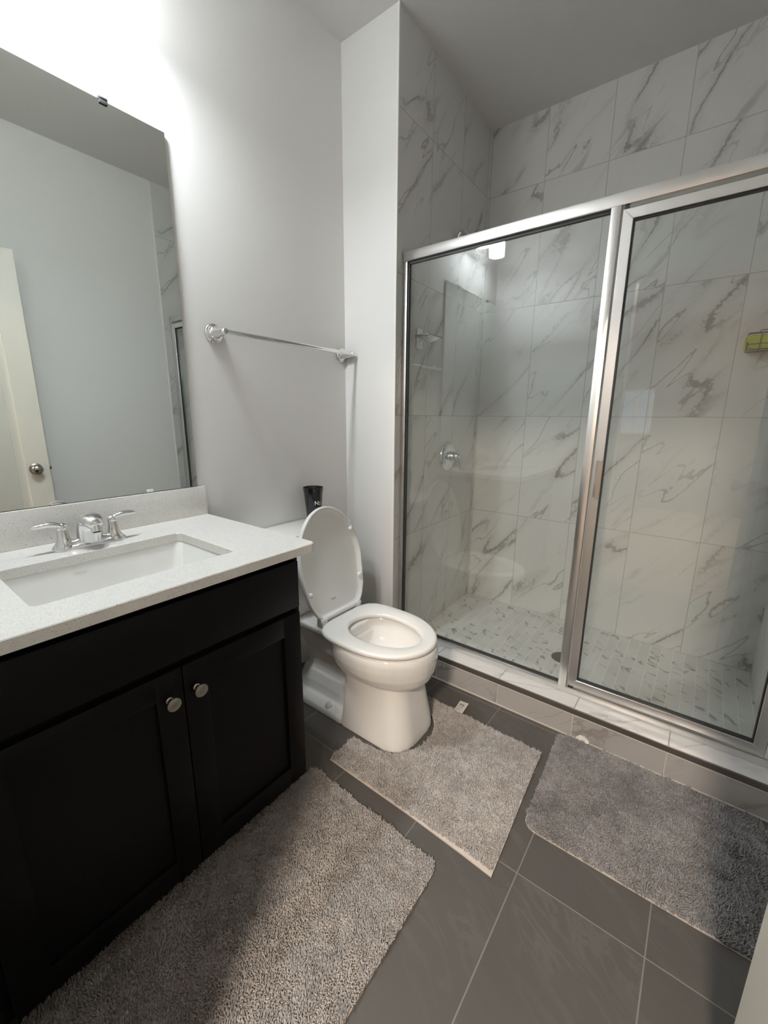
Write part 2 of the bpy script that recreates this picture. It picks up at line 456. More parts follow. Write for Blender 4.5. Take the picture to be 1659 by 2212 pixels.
# ------------------------------------------------------------------ bedroom behind the doorway
bm = B(); box(bm, -2.6, 1.6, -3.6, -0.13, -0.08, -0.001); struct('floor_bedroom', bm, MT['bedfloor'])
bm = B(); box(bm, -2.6, 1.6, -3.6, -0.13, ZC, ZC + 0.1); struct('ceiling_bedroom', bm, MT['ceil'])
WX0, WX1, WZ0, WZ1 = -1.05, -0.66, 1.02, 1.62
bm = B()
for a, b, c, d in ((-2.6, WX0, 0, ZC), (WX1, 1.6, 0, ZC), (WX0, WX1, 0, WZ0), (WX0, WX1, WZ1, ZC)): box(bm, a, b, -3.6, -3.5, c, d)
struct('wall_bedroom_far', bm, MT['bedwall'])
bm = B(); box(bm, -2.7, -2.6, -3.6, -0.13, 0, ZC); struct('wall_bedroom_left', bm, MT['bedwall'])
bm = B(); box(bm, 1.6, 1.7, -3.6, -0.13, 0, ZC); struct('wall_bedroom_right', bm, MT['bedwall'])
bm = B(); box(bm, -2.6, -1.6, -0.13, -0.03, 0, ZC); box(bm, 0.45, 1.6, -0.13, -0.03, 0, ZC); struct('wall_bedroom_near', bm, MT['bedwall'])
wn = bpy.data.objects.new('window_1', None); COL.objects.link(wn); wn.location = ((WX0 + WX1) / 2, -3.5, WZ0); wn['kind'] = 'structure'
bm = B()
for a, b, c, d in ((WX0, WX0 + 0.03, WZ0, WZ1), (WX1 - 0.03, WX1, WZ0, WZ1), (WX0, WX1, WZ0, WZ0 + 0.03), (WX0, WX1, WZ1 - 0.03, WZ1), (-0.87, -0.84, WZ0, WZ1)): box(bm, a, b, -3.55, -3.50, c, d)
finish('window_frame', bm, MT['white'], wn, 0)
bm = B(); box(bm, WX0, WX1, -3.585, -3.58, WZ0, WZ1); finish('pane', bm, MT['day'], wn, 0)
bm = B()
for k in range(22): box(bm, WX0 + 0.03, WX1 - 0.03, -3.54, -3.515, WZ0 + 0.035 + k * 0.025, WZ0 + 0.037 + k * 0.025)
finish('blind', bm, MT['blind'], wn, 0)
bl = thing('ceiling_lamp', 'round warm ceiling lamp in the bedroom behind the doorway', 'ceiling light', (0.26, -1.9, ZC))
bm = B(); lathe(bm, (0.26, -1.9, ZC - 0.001), (0, 0, -1), [(0, 0.23), (0.03, 0.23), (0.035, 0.22)]); finish('lamp_base', bm, MT['white'], bl)
bm = B(); lathe(bm, (0.26, -1.9, ZC - 0.036), (0, 0, -1), [(0, 0.215), (0.03, 0.21), (0.06, 0.16), (0.075, 0.07), (0.078, 0.001)]); finish('lamp_shade', bm, MT['bedlamp'], bl)

# ------------------------------------------------------------------ bathroom door, open against the right wall
H0 = Vector((0.268, -0.03, 0)); H1 = Vector((0.1785, 0.777, 0))
dl = (H1 - H0).length; dd = (H1 - H0).normalized(); dn = Vector((dd.y, -dd.x, 0))     # dn points towards the right wall
DM = Matrix((dd, dn, Vector((0, 0, 1)))).transposed().to_4x4(); DM.translation = H0
door = bpy.data.objects.new('door_1', None); COL.objects.link(door); door.location = H0; door['kind'] = 'structure'
bm = B()
T, ZT = 0.035, 2.11
def dbox(a, b, c, d, e, f, bev=0.0): box(bm, a, b, c, d, e, f, bev, 2, DM)
for a, b, e, f in ((0, 0.11, 0.012, ZT), (dl - 0.11, dl, 0.012, ZT), (0.11, dl - 0.11, 0.012, 0.22), (0.11, dl - 0.11, ZT - 0.12, ZT)): dbox(a, b, 0, T, e, f)
for e, f in ((0.22, ZT - 0.12),):
    dbox(0.11, dl - 0.11, 0.010, T - 0.010, e, f)
    dbox(0.15, dl - 0.15, 0.004, T - 0.004, e + 0.04, f - 0.04, 0.004)
finish('door_leaf', bm, MT['doorp'], door, 30)
bm = B()
for sgn, off in ((-1, 0.0), (1, T)):
    o_ = DM @ Vector((dl - 0.065, off, 0.920)); ax = dn * sgn
    lathe(bm, o_, ax, [(0, 0.033), (0.004, 0.033), (0.007, 0.028), (0.009, 0.012), (0.028, 0.011), (0.034, 0.020), (0.042, 0.027), (0.052, 0.029), (0.060, 0.026), (0.066, 0.018), (0.069, 0.004)])
finish('door_knob', bm, MT['dknob'], door)
bm = B(); dbox(dl - 0.0005, dl + 0.0015, 0.006, T - 0.006, 0.885, 0.955); dbox(dl, dl + 0.011, 0.012, T - 0.012, 0.912, 0.928); finish('latch', bm, MT['dknob'], door, 0)

# ================================================================== VANITY
VF = -0.913; VY0, VY1 = 0.012, 0.790; CT = 0.873; CTB = 0.847
van = thing('vanity_cabinet', 'black two-door vanity cabinet under the pale speckled countertop', 'cabinet', (-1.2, 0.4, 0))
bm = B()
for q in ((XL + 0.002, VF - 0.019, VY0, VY0 + 0.016, 0.072, CTB - 0.003), (XL + 0.002, VF - 0.019, VY1 - 0.017, VY1 - 0.001, 0.072, CTB - 0.003),
          (XL + 0.002, VF - 0.019, VY0 + 0.016, VY1 - 0.017, 0.072, 0.088), (XL + 0.002, XL + 0.010, VY0 + 0.016, VY1 - 0.017, 0.088, CTB - 0.003),
          (VF - 0.036, VF - 0.019, VY0 + 0.016, VY1 - 0.017, 0.088, CTB - 0.003)):
    box(bm, *q)
finish('cabinet_body', bm, MT['black'], van, 30)
bm = B(); box(bm, XL + 0.002, -0.985, VY0, VY1 - 0.001, 0.0, 0.072); finish('toe_kick', bm, MT['kick'], van, 0)
bm = B(); box(bm, VF - 0.0185, VF, VY0 + 0.012, 0.776, 0.678, 0.822, 0.0015); finish('drawer_front', bm, MT['black'], van, 30)
YM = 0.410
def shaker(y0, y1, z0, z1, st=0.062):
    b = B()
    x0, x1 = VF - 0.0185, VF
    for a, c, d, e in ((y0, y0 + st, z0, z1), (y1 - st, y1, z0, z1), (y0 + st - 0.0005, y1 - st + 0.0005, z0, z0 + st), (y0 + st - 0.0005, y1 - st + 0.0005, z1 - st, z1)):
        box(b, x0, x1, a, c, d, e, 0.0012)
    box(b, x0, x1 - 0.010, y0 + st - 0.002, y1 - st + 0.002, z0 + st - 0.002, z1 - st + 0.002)
    return b
for (y0, y1, ky) in ((VY0 + 0.012, YM - 0.0015, 0.374), (YM + 0.0015, 0.776, 0.440)):
    d_ = finish('door', shaker(y0, y1, 0.076, 0.660), MT['black'], van, 30)
    bm = B()
    lathe(bm, (VF, ky, 0.590), (1, 0, 0), [(0, 0.0085), (0.003, 0.0085), (0.005, 0.006), (0.017, 0.0055), (0.021, 0.008), (0.0225, 0.0158), (0.0245, 0.0165), (0.0265, 0.0158), (0.0272, 0.014)])
    finish('knob', bm, MT['nickel'], d_)

ctop = thing('countertop', 'pale speckled quartz countertop on the black vanity', 'countertop', (-1.2, 0.4, CTB))
bm = B()
CX1 = -0.884; CY0, CY1 = YN + 0.001, 0.826
outer = rrect(XL + 0.001, CX1, CY0, CY1, [0.003, 0.022, 0.003, 0.003], 8)
SX0, SX1, SY0, SY1 = -1.303, -0.998, 0.180, 0.626
inner = rrect(SX0, SX1, SY0, SY1, 0.016, 8)
def ring_at(poly, z, grow=0.0, c=None):
    if grow == 0: return [Vector((x, y, z)) for x, y in poly]
    cx = sum(p[0] for p in poly) / len(poly); cyy = sum(p[1] for p in poly) / len(poly)
    return [Vector((x + grow * (1 if x > cx else -1), y + grow * (1 if y > cyy else -1), z)) for x, y in poly]
rings(bm, [ring_at(outer, CTB), ring_at(outer, CT - 0.002), ring_at(outer, CT, -0.002), ring_at(inner, CT, 0.0015), ring_at(inner, CT - 0.0015), ring_at(inner, CTB)], closed=True)
finish('slab', bm, MT['quartz'], ctop, 0)
bm = B(); box(bm, XL + 0.001, XL + 0.020, CY0, CY1, CT + 0.0002, 0.980, 0.0015); finish('backsplash', bm, MT['quartz'], ctop, 30)

sink = thing('sink_basin', 'rectangular white undermount basin set in the countertop', 'sink', (-1.15, 0.403, 0.72))
bm = B()
def rr(x0, x1, y0, y1, r, z): return [Vector((x, y, z)) for x, y in rrect(x0, x1, y0, y1, r, 8)]
g = 0.004
rs = [rr(SX0 - 0.02, SX1 + 0.02, SY0 - 0.02, SY1 + 0.02, 0.03, CTB - 0.001), rr(SX0 - g, SX1 + g, SY0 - g, SY1 + g, 0.02, CTB - 0.001),
      rr(SX0, SX1, SY0, SY1, 0.02, CTB - 0.008), rr(SX0 + 0.010, SX1 - 0.012, SY0 + 0.012, SY1 - 0.014, 0.028, 0.78), rr(SX0 + 0.020, SX1 - 0.022, SY0 + 0.026, SY1 - 0.032, 0.035, 0.735),
      rr(SX0 + 0.034, SX1 - 0.034, SY0 + 0.05, SY1 - 0.05, 0.04, 0.720), rr(SX0 + 0.10, SX1 - 0.10, SY0 + 0.15, SY1 - 0.15, 0.03, 0.714), rr(SX0 + 0.13, SX1 - 0.13, SY0 + 0.20, SY1 - 0.20, 0.015, 0.712)]
vr = rings(bm, rs, False, True)
low = [rr(SX0 - 0.02, SX1 + 0.02, SY0 - 0.02, SY1 + 0.02, 0.03, z) for z in (CTB - 0.002, CTB - 0.02)] + [rr(SX0 - 0.004, SX1 + 0.004, SY0 - 0.004, SY1 + 0.004, 0.03, 0.72), rr(SX0 + 0.02, SX1 - 0.02, SY0 + 0.03, SY1 - 0.03, 0.03, 0.700)]
rings(bm, low, False, True)
finish('basin', bm, MT['basin'], sink, 40)
me = text_mesh('KOHLER', 0.0085)
for v in me.vertices:
    x, y, z = v.co; zz = 0.822 + y
    v.co = Vector((SX0 + 0.0054 + (CTB - 0.008 - 0.03 - zz) * 0.165 + z * 0.5 + 0.0004, 0.348 + x, zz))
link('maker_mark', me, plain('faint_print', (0.58, 0.57, 0.54), 0.4), sink, 0)
bm = B(); lathe(bm, ((SX0 + SX1) / 2, 0.403, 0.7125), (0, 0, 1), [(0, 0.022), (0.002, 0.022), (0.003, 0.018), (0.001, 0.012)]); finish('drain_ring', bm, MT['chrome'], sink)

# ------------------------------------------------------------------ faucet
FX, FY = -1.375, 0.405
fau = thing('faucet', 'chrome two-handle faucet on the countertop behind the basin', 'faucet', (FX, FY, CT))
bm = B()
def oval(hx, hy, z, n=48, p=2.6):
    out = []
    for k in range(n):
        a = 2 * PI * k / n; c, s_ = math.cos(a), math.sin(a)
        out.append(Vector((FX + hx * math.copysign(abs(c) ** (2 / p), c), FY + hy * math.copysign(abs(s_) ** (2 / p), s_), z)))
    return out
rings(bm, [oval(0.027, 0.092, CT + 0.0003), oval(0.027, 0.092, CT + 0.006), oval(0.025, 0.090, CT + 0.010), oval(0.018, 0.080, CT + 0.014)])
# flare joining the two handle posts and spout root
prof = []
for k in range(25):
    t = -1 + 2 * k / 24; y = FY + t * 0.062
    h = 0.012 + 0.024 * math.exp(-(t / 0.42) ** 2) + 0.012 * (abs(t) ** 4)
    prof.append((y, h))
rsx = []
for y, h in prof:
    rsx.append([Vector((FX + 0.016 * math.cos(a) * (1.0), y, CT + 0.008 + h * max(0, math.sin(a)))) for a in [PI * q / 12 for q in range(13)]])
rings(bm, rsx)
finish('base', bm, MT['chrome'], fau, 40)
for sgn, hy in ((-1, FY - 0.062), (1, FY + 0.062)):
    bm = B(); hx = FX - 0.002
    lathe(bm, (hx, hy, CT + 0.004), (0, 0, 1), [(0, 0.027), (0.006, 0.0265), (0.012, 0.022), (0.020, 0.0175), (0.034, 0.0145), (0.050, 0.0125), (0.054, 0.0122)], 32)
    post = finish('handle_post', bm, MT['chrome'], fau, 50)
    bm = B(); b0 = Vector((hx, hy, CT + 0.058))
    lathe(bm, b0, (0, 0, 1), [(0, 0.0128), (0.002, 0.0132), (0.009, 0.0128), (0.014, 0.0105), (0.017, 0.006), (0.018, 0.001)], 32)
    pts = bez(b0 + Vector((0, sgn * 0.002, 0.009)), b0 + Vector((0.003, sgn * 0.022, 0.022)), b0 + Vector((0.003, sgn * 0.040, 0.018)), b0 + Vector((0, sgn * 0.068, 0.016)), 18)
    rs = []
    for i, p in enumerate(pts):
        t = i / 18; wv = 0.0110 * (1 - 0.30 * t) * math.sqrt(max(0.02, 1 - max(0, (t - 0.72) / 0.28) ** 2)) + 0.0008; hv = 0.0082 * (1 - 0.35 * t) * math.sqrt(max(0.03, 1 - max(0, (t - 0.75) / 0.25) ** 2)) + 0.0005
        rs.append([p + Vector((wv * math.cos(a), 0, hv * math.sin(a))) for a in [2 * PI * q / 16 for q in range(16)]])
    rings(bm, rs)
    finish('lever', bm, MT['chrome'], post, 60)
bm = B()
cen = bez((FX - 0.002, FY, CT + 0.006), (FX - 0.004, FY, CT + 0.074), (FX + 0.020, FY, CT + 0.096), (FX + 0.064, FY, CT + 0.064), 22)
rs = []
for i, p in enumerate(cen):
    t = i / 22; d = (cen[min(i + 1, 22)] - cen[max(i - 1, 0)]).normalized(); nrm = Vector((0, 1, 0)).cross(d).normalized()
    hw = 0.034 * (1 - t) ** 0.9 + 0.0180 * min(1, t * 1.3); hh = 0.026 * (1 - t) + 0.0155 * t
    if t > 0.9: hw *= math.sqrt(max(0.15, 1 - ((t - 0.9) / 0.1) ** 2 * 0.6)); hh *= math.sqrt(max(0.15, 1 - ((t - 0.9) / 0.1) ** 2 * 0.6))
    rs.append([p + Vector((0, hw * math.cos(a), 0)) + nrm * hh * math.sin(a) for a in [2 * PI * q / 28 for q in range(28)]])
rings(bm, rs)
lathe(bm, (FX + 0.054, FY, CT + 0.070), (0.25, 0, -1), [(0, 0.0135), (0.022, 0.0125), (0.023, 0.0095)], 24)
sp_o = finish('spout', bm, MT['chrome'], fau, 60)
bm = B(); lathe(bm, (FX + 0.0592, FY, CT + 0.0482), (0.25, 0, -1), [(0, 0.0092), (0.003, 0.0090)], 20); finish('aerator', bm, MT['dark'], sp_o)

# ------------------------------------------------------------------ mirror
mir = thing('wall_mirror', 'large frameless mirror on the left wall above the backsplash', 'mirror', (XL, 0.4, 0.981))
bm = B(); box(bm, XL + 0.003, XL + 0.0095, YN + 0.003, 0.800, 0.9815, 2.100, 0.0006, 1); mo = finish('mirror_glass', bm, MT['mirror'], mir, 0)
for y in (0.17, 0.629):
    bm = B(); box(bm, XL + 0.0005, XL + 0.0145, y - 0.012, y + 0.012, 2.097, 2.107, 0.002); box(bm, XL + 0.0098, XL + 0.0145, y - 0.011, y + 0.011, 2.089, 2.104, 0.002); finish('top_clip', bm, MT['dark'], mir)
    bm = B(); box(bm, XL + 0.0098, XL + 0.0145, y - 0.011, y + 0.011, 0.9815, 0.992, 0.002); finish('bottom_clip', bm, MT['clear'], mir)

# ------------------------------------------------------------------ vanity light above the mirror
vl = thing('vanity_light', 'two-lamp white vanity light on the wall above the mirror', 'wall lamp', (XL, 0.433, 2.45))
bm = B(); box(bm, XL + 0.001, XL + 0.022, 0.25, 0.615, 2.455, 2.515, 0.004); finish('wall_plate', bm, MT['white'], vl)
for y in (0.318, 0.548):
    bm = B(); tube(bm, [(XL + 0.02, y, 2.485), (-1.41, y, 2.485)], 0.012); finish('arm', bm, MT['white'], vl)
    bm = B(); lathe(bm, (-1.365, y, 2.525), (0, 0, -1), [(0, 0.045), (0.004, 0.052), (0.178, 0.0525), (0.185, 0.051), (0.186, 0.046), (0.178, 0.0445)], 40); sh = finish('lamp_shade', bm, MT['body'], vl)
    bm = B(); lathe(bm, (-1.365, y, 2.3475), (0, 0, -1), [(0, 0.0435), (0.002, 0.0435), (0.003, 0.040)], 40); finish('lens', bm, MT['disc'], sh)

# ================================================================== TOILET
TC = 1.212
toi = thing('toilet', 'white two-piece toilet with its lid raised, between vanity and shower', 'toilet', (-1.05, TC, 0))
def egg(x0, x1, hw, z, n=40, p=2.0, xm=0.42, dy=0.0, back=2.4):
    """egg outline: x0 back, x1 front, widest at fraction xm from the back"""
    xc = x0 + (x1 - x0) * xm; out = []
    for k in range(n):
        a = 2 * PI * k / n; c, s_ = math.cos(a), math.sin(a)
        pw = p if c >= 0 else back
        rx = (x1 - xc) if c >= 0 else (xc - x0)
        out.append(Vector((xc + rx * math.copysign(abs(c) ** (2 / pw), c), TC + dy + hw * math.copysign(abs(s_) ** (2 / pw), s_), z)))
    return out
bm = B()
# bowl shell: outside up, over the rim, down inside
outer_r = [egg(-1.02, -0.76, 0.085, 0.225), egg(-1.06, -0.735, 0.125, 0.238), egg(-1.098, -0.712, 0.158, 0.262), egg(-1.118, -0.700, 0.176, 0.295), egg(-1.128, -0.694, 0.184, 0.33), egg(-1.130, -0.693, 0.186, 0.36), egg(-1.128, -0.697, 0.184, 0.378), egg(-1.122, -0.703, 0.178, 0.386)]
inner_r = [egg(-1.082, -0.745, 0.135, 0.386), egg(-1.075, -0.752, 0.128, 0.372), egg(-1.065, -0.760, 0.122, 0.345), egg(-1.04, -0.785, 0.10, 0.30), egg(-1.00, -0.815, 0.075, 0.265), egg(-0.98, -0.84, 0.05, 0.245)]
rings(bm, outer_r + inner_r)
def rrx(x0, x1, hw, r, z, n=8): return [Vector((x, y, z)) for x, y in rrect(x0, x1, TC - hw, TC + hw, r, n)]
# front pedestal
ped = [rrx(-1.040, -0.735, 0.142, [0.085, 0.085, 0.02, 0.02], 0.0), rrx(-1.040, -0.738, 0.139, [0.085, 0.085, 0.02, 0.02], 0.03), rrx(-1.038, -0.752, 0.128, [0.08, 0.08, 0.02, 0.02], 0.12), rrx(-1.036, -0.768, 0.119, [0.075, 0.075, 0.02, 0.02], 0.20), rrx(-1.036, -0.778, 0.115, [0.07, 0.07, 0.02, 0.02], 0.27)]
rings(bm, ped)
# rear foot and trapway
rings(bm, [rrx(-1.375, -1.02, 0.142, 0.03, 0.0), rrx(-1.375, -1.02, 0.140, 0.03, 0.022), rrx(-1.37, -1.02, 0.132, 0.03, 0.032)])
rings(bm, [rrx(-1.36, -1.02, 0.085, 0.04, 0.02), rrx(-1.36, -1.02, 0.083, 0.04, 0.08), rrx(-1.35, -1.02, 0.070, 0.045, 0.125), rrx(-1.33, -1.02, 0.05, 0.045, 0.145)])
rings(bm, [rrx(-1.33, -1.02, 0.050, 0.03, 0.10), rrx(-1.34, -1.02, 0.050, 0.03, 0.22), rrx(-1.37, -1.03, 0.075, 0.03, 0.30), rrx(-1.40, -1.04, 0.100, 0.03, 0.345)])
# rear deck that carries the tank
rings(bm, [rrx(-1.40, -1.05, 0.105, 0.03, 0.335), rrx(-1.41, -1.05, 0.125, 0.03, 0.36), rrx(-1.41, -1.05, 0.128, 0.03, 0.380), rrx(-1.408, -1.05, 0.125, 0.03, 0.386)])
modded('bowl', bm, MT['ceramic'], toi, [('REMESH', dict(mode='VOXEL', voxel_size=0.0042)), ('SMOOTH', dict(factor=0.5, iterations=9))], 0)
for p in toi.children[0].data.polygons: p.use_smooth = True
for s_ in (-1, 1):
    bm = B(); lathe(bm, (-1.125, TC + s_ * 0.118, 0.028), (0, 0, 1), [(0, 0.0155), (0.010, 0.0155), (0.018, 0.013), (0.024, 0.007), (0.026, 0.001)], 24); finish('bolt_cap', bm, MT['ceramic'], toi, 60)
bm = B(); rings(bm, [egg(-1.005, -0.815, 0.080, 0.2485), egg(-1.005, -0.815, 0.080, 0.2700)]); finish('water', bm, MT['water'], toi, 30)
# seat ring
ST = 0.412
so = lambda d, z: egg(-1.144 + d * 0.4, -0.701 - d, 0.186 - d, z, 64, 2.0, 0.46, 0, 4.2)
si = lambda d, z: egg(-1.072 - d, -0.760 + d, 0.110 + d, z, 64, 2.0, 0.42, 0, 2.2)
bm = B()
rings(bm, [so(0.004, ST - 0.021), so(0.0, ST - 0.016), so(0.0, ST - 0.008), so(0.004, ST - 0.002), so(0.012, ST), si(0.012, ST - 0.001), si(0.004, ST - 0.005), si(0.0, ST - 0.012), si(0.004, ST - 0.021)], closed=True)
finish('seat', bm, MT['seatpl'], toi, 60)
# hinges
HX, HZ = -1.159, ST + 0.006
bm = B()
for s_ in (-1, 1):
    box(bm, HX - 0.020, HX + 0.014, TC + s_ * 0.105 - 0.017, TC + s_ * 0.105 + 0.017, 0.386, HZ + 0.008, 0.006)
tube(bm, [(HX, TC - 0.125, HZ), (HX, TC + 0.125, HZ)], 0.0115, 16)
finish('hinge', bm, MT['seatpl'], toi, 40)
# raised lid: built flat in (along, across) then stood up
ldir = Vector((-0.098, 0, 0.452)).normalized(); lnor = Vector((ldir.z, 0, -ldir.x))      # lnor faces the room (underside)
LL = 0.462
def lidring(g_, dep, n=64):
    """outline of the lid shrunk by g_, at depth dep towards the room"""
    out = []
    for k in range(n):
        a = 2 * PI * k / n; c, s_ = math.cos(a), math.sin(a)
        xc = LL * 0.47; pw = 2.0 if c >= 0 else 9.0
        rx = (LL - g_ - xc) if c >= 0 else (xc - g_ * 0.8)
        al = xc + rx * math.copysign(abs(c) ** (2 / pw), c); ac = (0.183 - g_) * math.copysign(abs(s_) ** (2 / pw), s_)
        # taper towards the hinge
        if al < xc: ac *= 1 - 0.30 * ((xc - al) / xc) ** 2.0
        out.append(Vector((HX + 0.002, TC, HZ)) + ldir * (al - 0.004) + Vector((0, ac, 0)) + lnor * dep)
    return out
bm = B()
rings(bm, [lidring(0.012, -0.016), lidring(0.003, -0.013), lidring(0.0, -0.006), lidring(0.0, 0.006), lidring(0.003, 0.009), lidring(0.008, 0.009), lidring(0.011, 0.006), lidring(0.016, -0.006), lidring(0.030, -0.0095)])
finish('lid', bm, MT['seatpl'], toi, 60)
lidob = toi.children[-1]
for al, ac in ((0.335, 0.142), (0.335, -0.142), (0.12, 0.150), (0.12, -0.150)):
    bm = B(); o_ = Vector((HX + 0.002, TC + ac, HZ)) + ldir * al + lnor * 0.006
    lathe(bm, o_, lnor, [(-0.008, 0.010), (0.004, 0.010), (0.007, 0.007), (0.008, 0.002)], 16)
    finish('bumper', bm, MT['seatpl'], lidob, 50)
me = text_mesh('KOHLER', 0.0072)
for v in me.vertices:
    x, y, z = v.co
    v.co = Vector((HX + 0.002, TC - 0.020 + x, HZ)) + ldir * (0.064 + y) + lnor * (-0.0091 + z)
link('maker_mark', me, MT['greyprint'], lidob, 0)
# tank
bm = B()
rings(bm, [rrx(-1.478, -1.308, 0.190, 0.03, 0.388), rrx(-1.482, -1.298, 0.205, 0.035, 0.42), rrx(-1.486, -1.290, 0.222, 0.035, 0.72)])
finish('tank', bm, MT['ceramic'], toi, 40)
bm = B()
rings(bm, [rrx(-1.488, -1.286, 0.228, 0.035, 0.7205), rrx(-1.490, -1.281, 0.234, 0.038, 0.728), rrx(-1.490, -1.281, 0.234, 0.038, 0.748), rrx(-1.487, -1.286, 0.229, 0.036, 0.757), rrx(-1.48, -1.30, 0.215, 0.03, 0.760)])
finish('tank_lid', bm, MT['ceramic'], toi, 40)
bm = B(); lathe(bm, (-1.292, TC - 0.155, 0.67), (1, 0, 0), [(0, 0.014), (0.008, 0.013), (0.012, 0.009)], 20); box(bm, -1.282, -1.274, TC - 0.165, TC - 0.085, 0.661, 0.678, 0.003); finish('flush_lever', bm, MT['chrome'], toi, 40)

# ------------------------------------------------------------------ cup on the tank
CP = Vector((-1.425, 1.322, 0.7605))
cupo = thing('cup', 'black plastic cup with light lettering standing on the toilet tank', 'cup', CP)
bm = B()
lathe(bm, CP, (0, 0, 1), [(0, 0.030), (0.003, 0.032), (0.140, 0.0445), (0.141, 0.0462), (0.156, 0.0472), (0.157, 0.0455), (0.150, 0.0440), (0.010, 0.0295)], 48)
finish('cup_body', bm, MT['cup'], cupo, 30)
me = text_mesh('N::', 0.026, 0.0002, 0.0006)
a0 = math.atan2(-1.322, 1.425) + 0.50
for v in me.vertices:
    x, y, z = v.co; zz = 0.088 + y; r = 0.032 + (0.0445 - 0.032) * (zz - 0.003) / 0.137 + 0.0003 + z
    a = a0 + x / 0.040
    v.co = CP + Vector((r * math.cos(a), r * math.sin(a), zz))
link('lettering', me, MT['print'], cupo, 0)

# ------------------------------------------------------------------ towel bar
tb = thing('towel_bar', 'chrome towel bar on the left wall above the toilet', 'towel bar', (XL, 1.26, 1.53))
TZ = 1.531; TX = -1.424
for y in (0.918, 1.600):
    bm = B(); lathe(bm, (XL + 0.0005, y, TZ), (1, 0, 0), [(0, 0.034), (0.006, 0.034), (0.009, 0.0315), (0.010, 0.0275), (0.014, 0.026), (0.017, 0.0205), (0.021, 0.0185), (0.060, 0.0135), (0.064, 0.0125), (0.076, 0.0125), (0.082, 0.009), (0.083, 0.001)], 36)
    finish('post', bm, MT['chrome'], tb, 40)
bm = B(); tube(bm, [(TX, 0.906, TZ), (TX, 0.909, TZ), (TX, 0.912, TZ), (TX, 1.608, TZ), (TX, 1.613, TZ), (TX, 1.616, TZ)], [0.004, 0.0078, 0.0088, 0.0088, 0.008, 0.004], 20); finish('bar', bm, MT['chrome'], tb, 60)
# ================================================================== SHOWER ENCLOSURE
SF = thing('shower_enclosure', 'framed clear glass shower panel with silver header, left of the shower door', 'shower screen', (-0.44, GY + 0.02, CURB))
XA, XB = -1.1845, XR - 0.004
HB, HT_ = 1.905, 1.945
bm = B(); box(bm, XA, XB, GY, GY + 0.042, HB, HT_, 0.004); finish('header', bm, MT['frame'], SF, 30)
bm = B(); box(bm, XA + 0.0, XA + 0.020, GY + 0.006, GY + 0.038, CURB + 0.030, HB + 0.001, 0.002); finish('jamb', bm, MT['frame'], SF, 30)
bm = B(); box(bm, XB - 0.034, XB, GY + 0.004, GY + 0.038, CURB + 0.030, HB + 0.001, 0.002); finish('jamb', bm, MT['frame'], SF, 30)
bm = B(); box(bm, XA, XB, GY, GY + 0.038, CURB + 0.0012, CURB + 0.029, 0.0025); finish('sill', bm, MT['frame'], SF, 30)
bm = B(); box(bm, -0.357, -0.3255, GY - 0.002, GY + 0.040, CURB + 0.022, HB + 0.001, 0.003); finish('post', bm, MT['frame'], SF, 30)
bm = B(); box(bm, XA + 0.020, -0.352, GY + 0.017, GY + 0.023, CURB + 0.026, HB + 0.004); finish('glass_panel', bm, MT['glass'], SF, 0)
bm = B()
box(bm, XA + 0.022, -0.356, GY + 0.013, GY + 0.027, HB - 0.010, HB + 0.002); box(bm, XA + 0.022, -0.356, GY + 0.013, GY + 0.027, CURB + 0.028, CURB + 0.036)
box(bm, XA + 0.023, XA + 0.028, GY + 0.013, GY + 0.027, CURB + 0.03, HB)
finish('gasket', bm, MT['dark'], SF, 0)

SD = thing('shower_door', 'framed clear glass shower door with chrome pull, right of the post', 'shower door', (-0.02, GY + 0.015, CURB + 0.04))
DL, DR, DB, DT = -0.3195, 0.2900, CURB + 0.042, 1.890
fw_ = 0.031
def mitre(sx0, sx1, sz0, sz1, f, y0, y1):
    """mitred rectangular frame as one mesh"""
    b = B()
    for face in range(1):
        o4 = [(sx0, sz0), (sx1, sz0), (sx1, sz1), (sx0, sz1)]; i4 = [(sx0 + f, sz0 + f), (sx1 - f, sz0 + f), (sx1 - f, sz1 - f), (sx0 + f, sz1 - f)]
        for k in range(4):
            j = (k + 1) % 4
            q = [o4[k], o4[j], i4[j], i4[k]]
            vs = [[b.verts.new((x, y, z)) for x, z in q] for y in (y0, y1)]
            b.faces.new(vs[0]); b.faces.new(list(reversed(vs[1])))
            for m_ in range(4): b.faces.new((vs[0][m_], vs[0][(m_ + 1) % 4], vs[1][(m_ + 1) % 4], vs[1][m_]))
    return b
bm = mitre(DL, DR, DB, DT, fw_, GY - 0.003, GY + 0.025)
bmesh.ops.bevel(bm, geom=[e for e in bm.edges], offset=0.0012, segments=1, affect='EDGES')
finish('door_frame', bm, MT['frame'], SD, 25)
bm = mitre(DL + fw_ - 0.001, DR - fw_ + 0.001, DB + fw_ - 0.001, DT - fw_ + 0.001, 0.005, GY + 0.004, GY + 0.020); finish('gasket', bm, MT['dark'], SD, 0)
bm = B(); box(bm, DL + fw_ - 0.004, DR - fw_ + 0.004, GY + 0.009, GY + 0.015, DB + fw_ - 0.004, DT - fw_ + 0.004); finish('glass_panel', bm, MT['glass'], SD, 0)
bm = B()
hp = [(0.0, 0.0), (0.026, 0.004), (0.028, 0.007), (0.026, 0.010), (0.004, 0.008), (0.0, 0.006)]
x0 = DL + 0.008
for zz in (0,):
    prof = [(x0, GY - 0.003), (x0 + 0.004, GY - 0.022), (x0 + 0.012, GY - 0.026), (x0 + 0.026, GY - 0.024), (x0 + 0.027, GY - 0.021), (x0 + 0.012, GY - 0.0225), (x0 + 0.007, GY - 0.019), (x0 + 0.0045, GY - 0.003)]
    prism(bm, prof, 0.957, 1.090)
finish('pull_handle', bm, MT['chrome'], SD, 25)
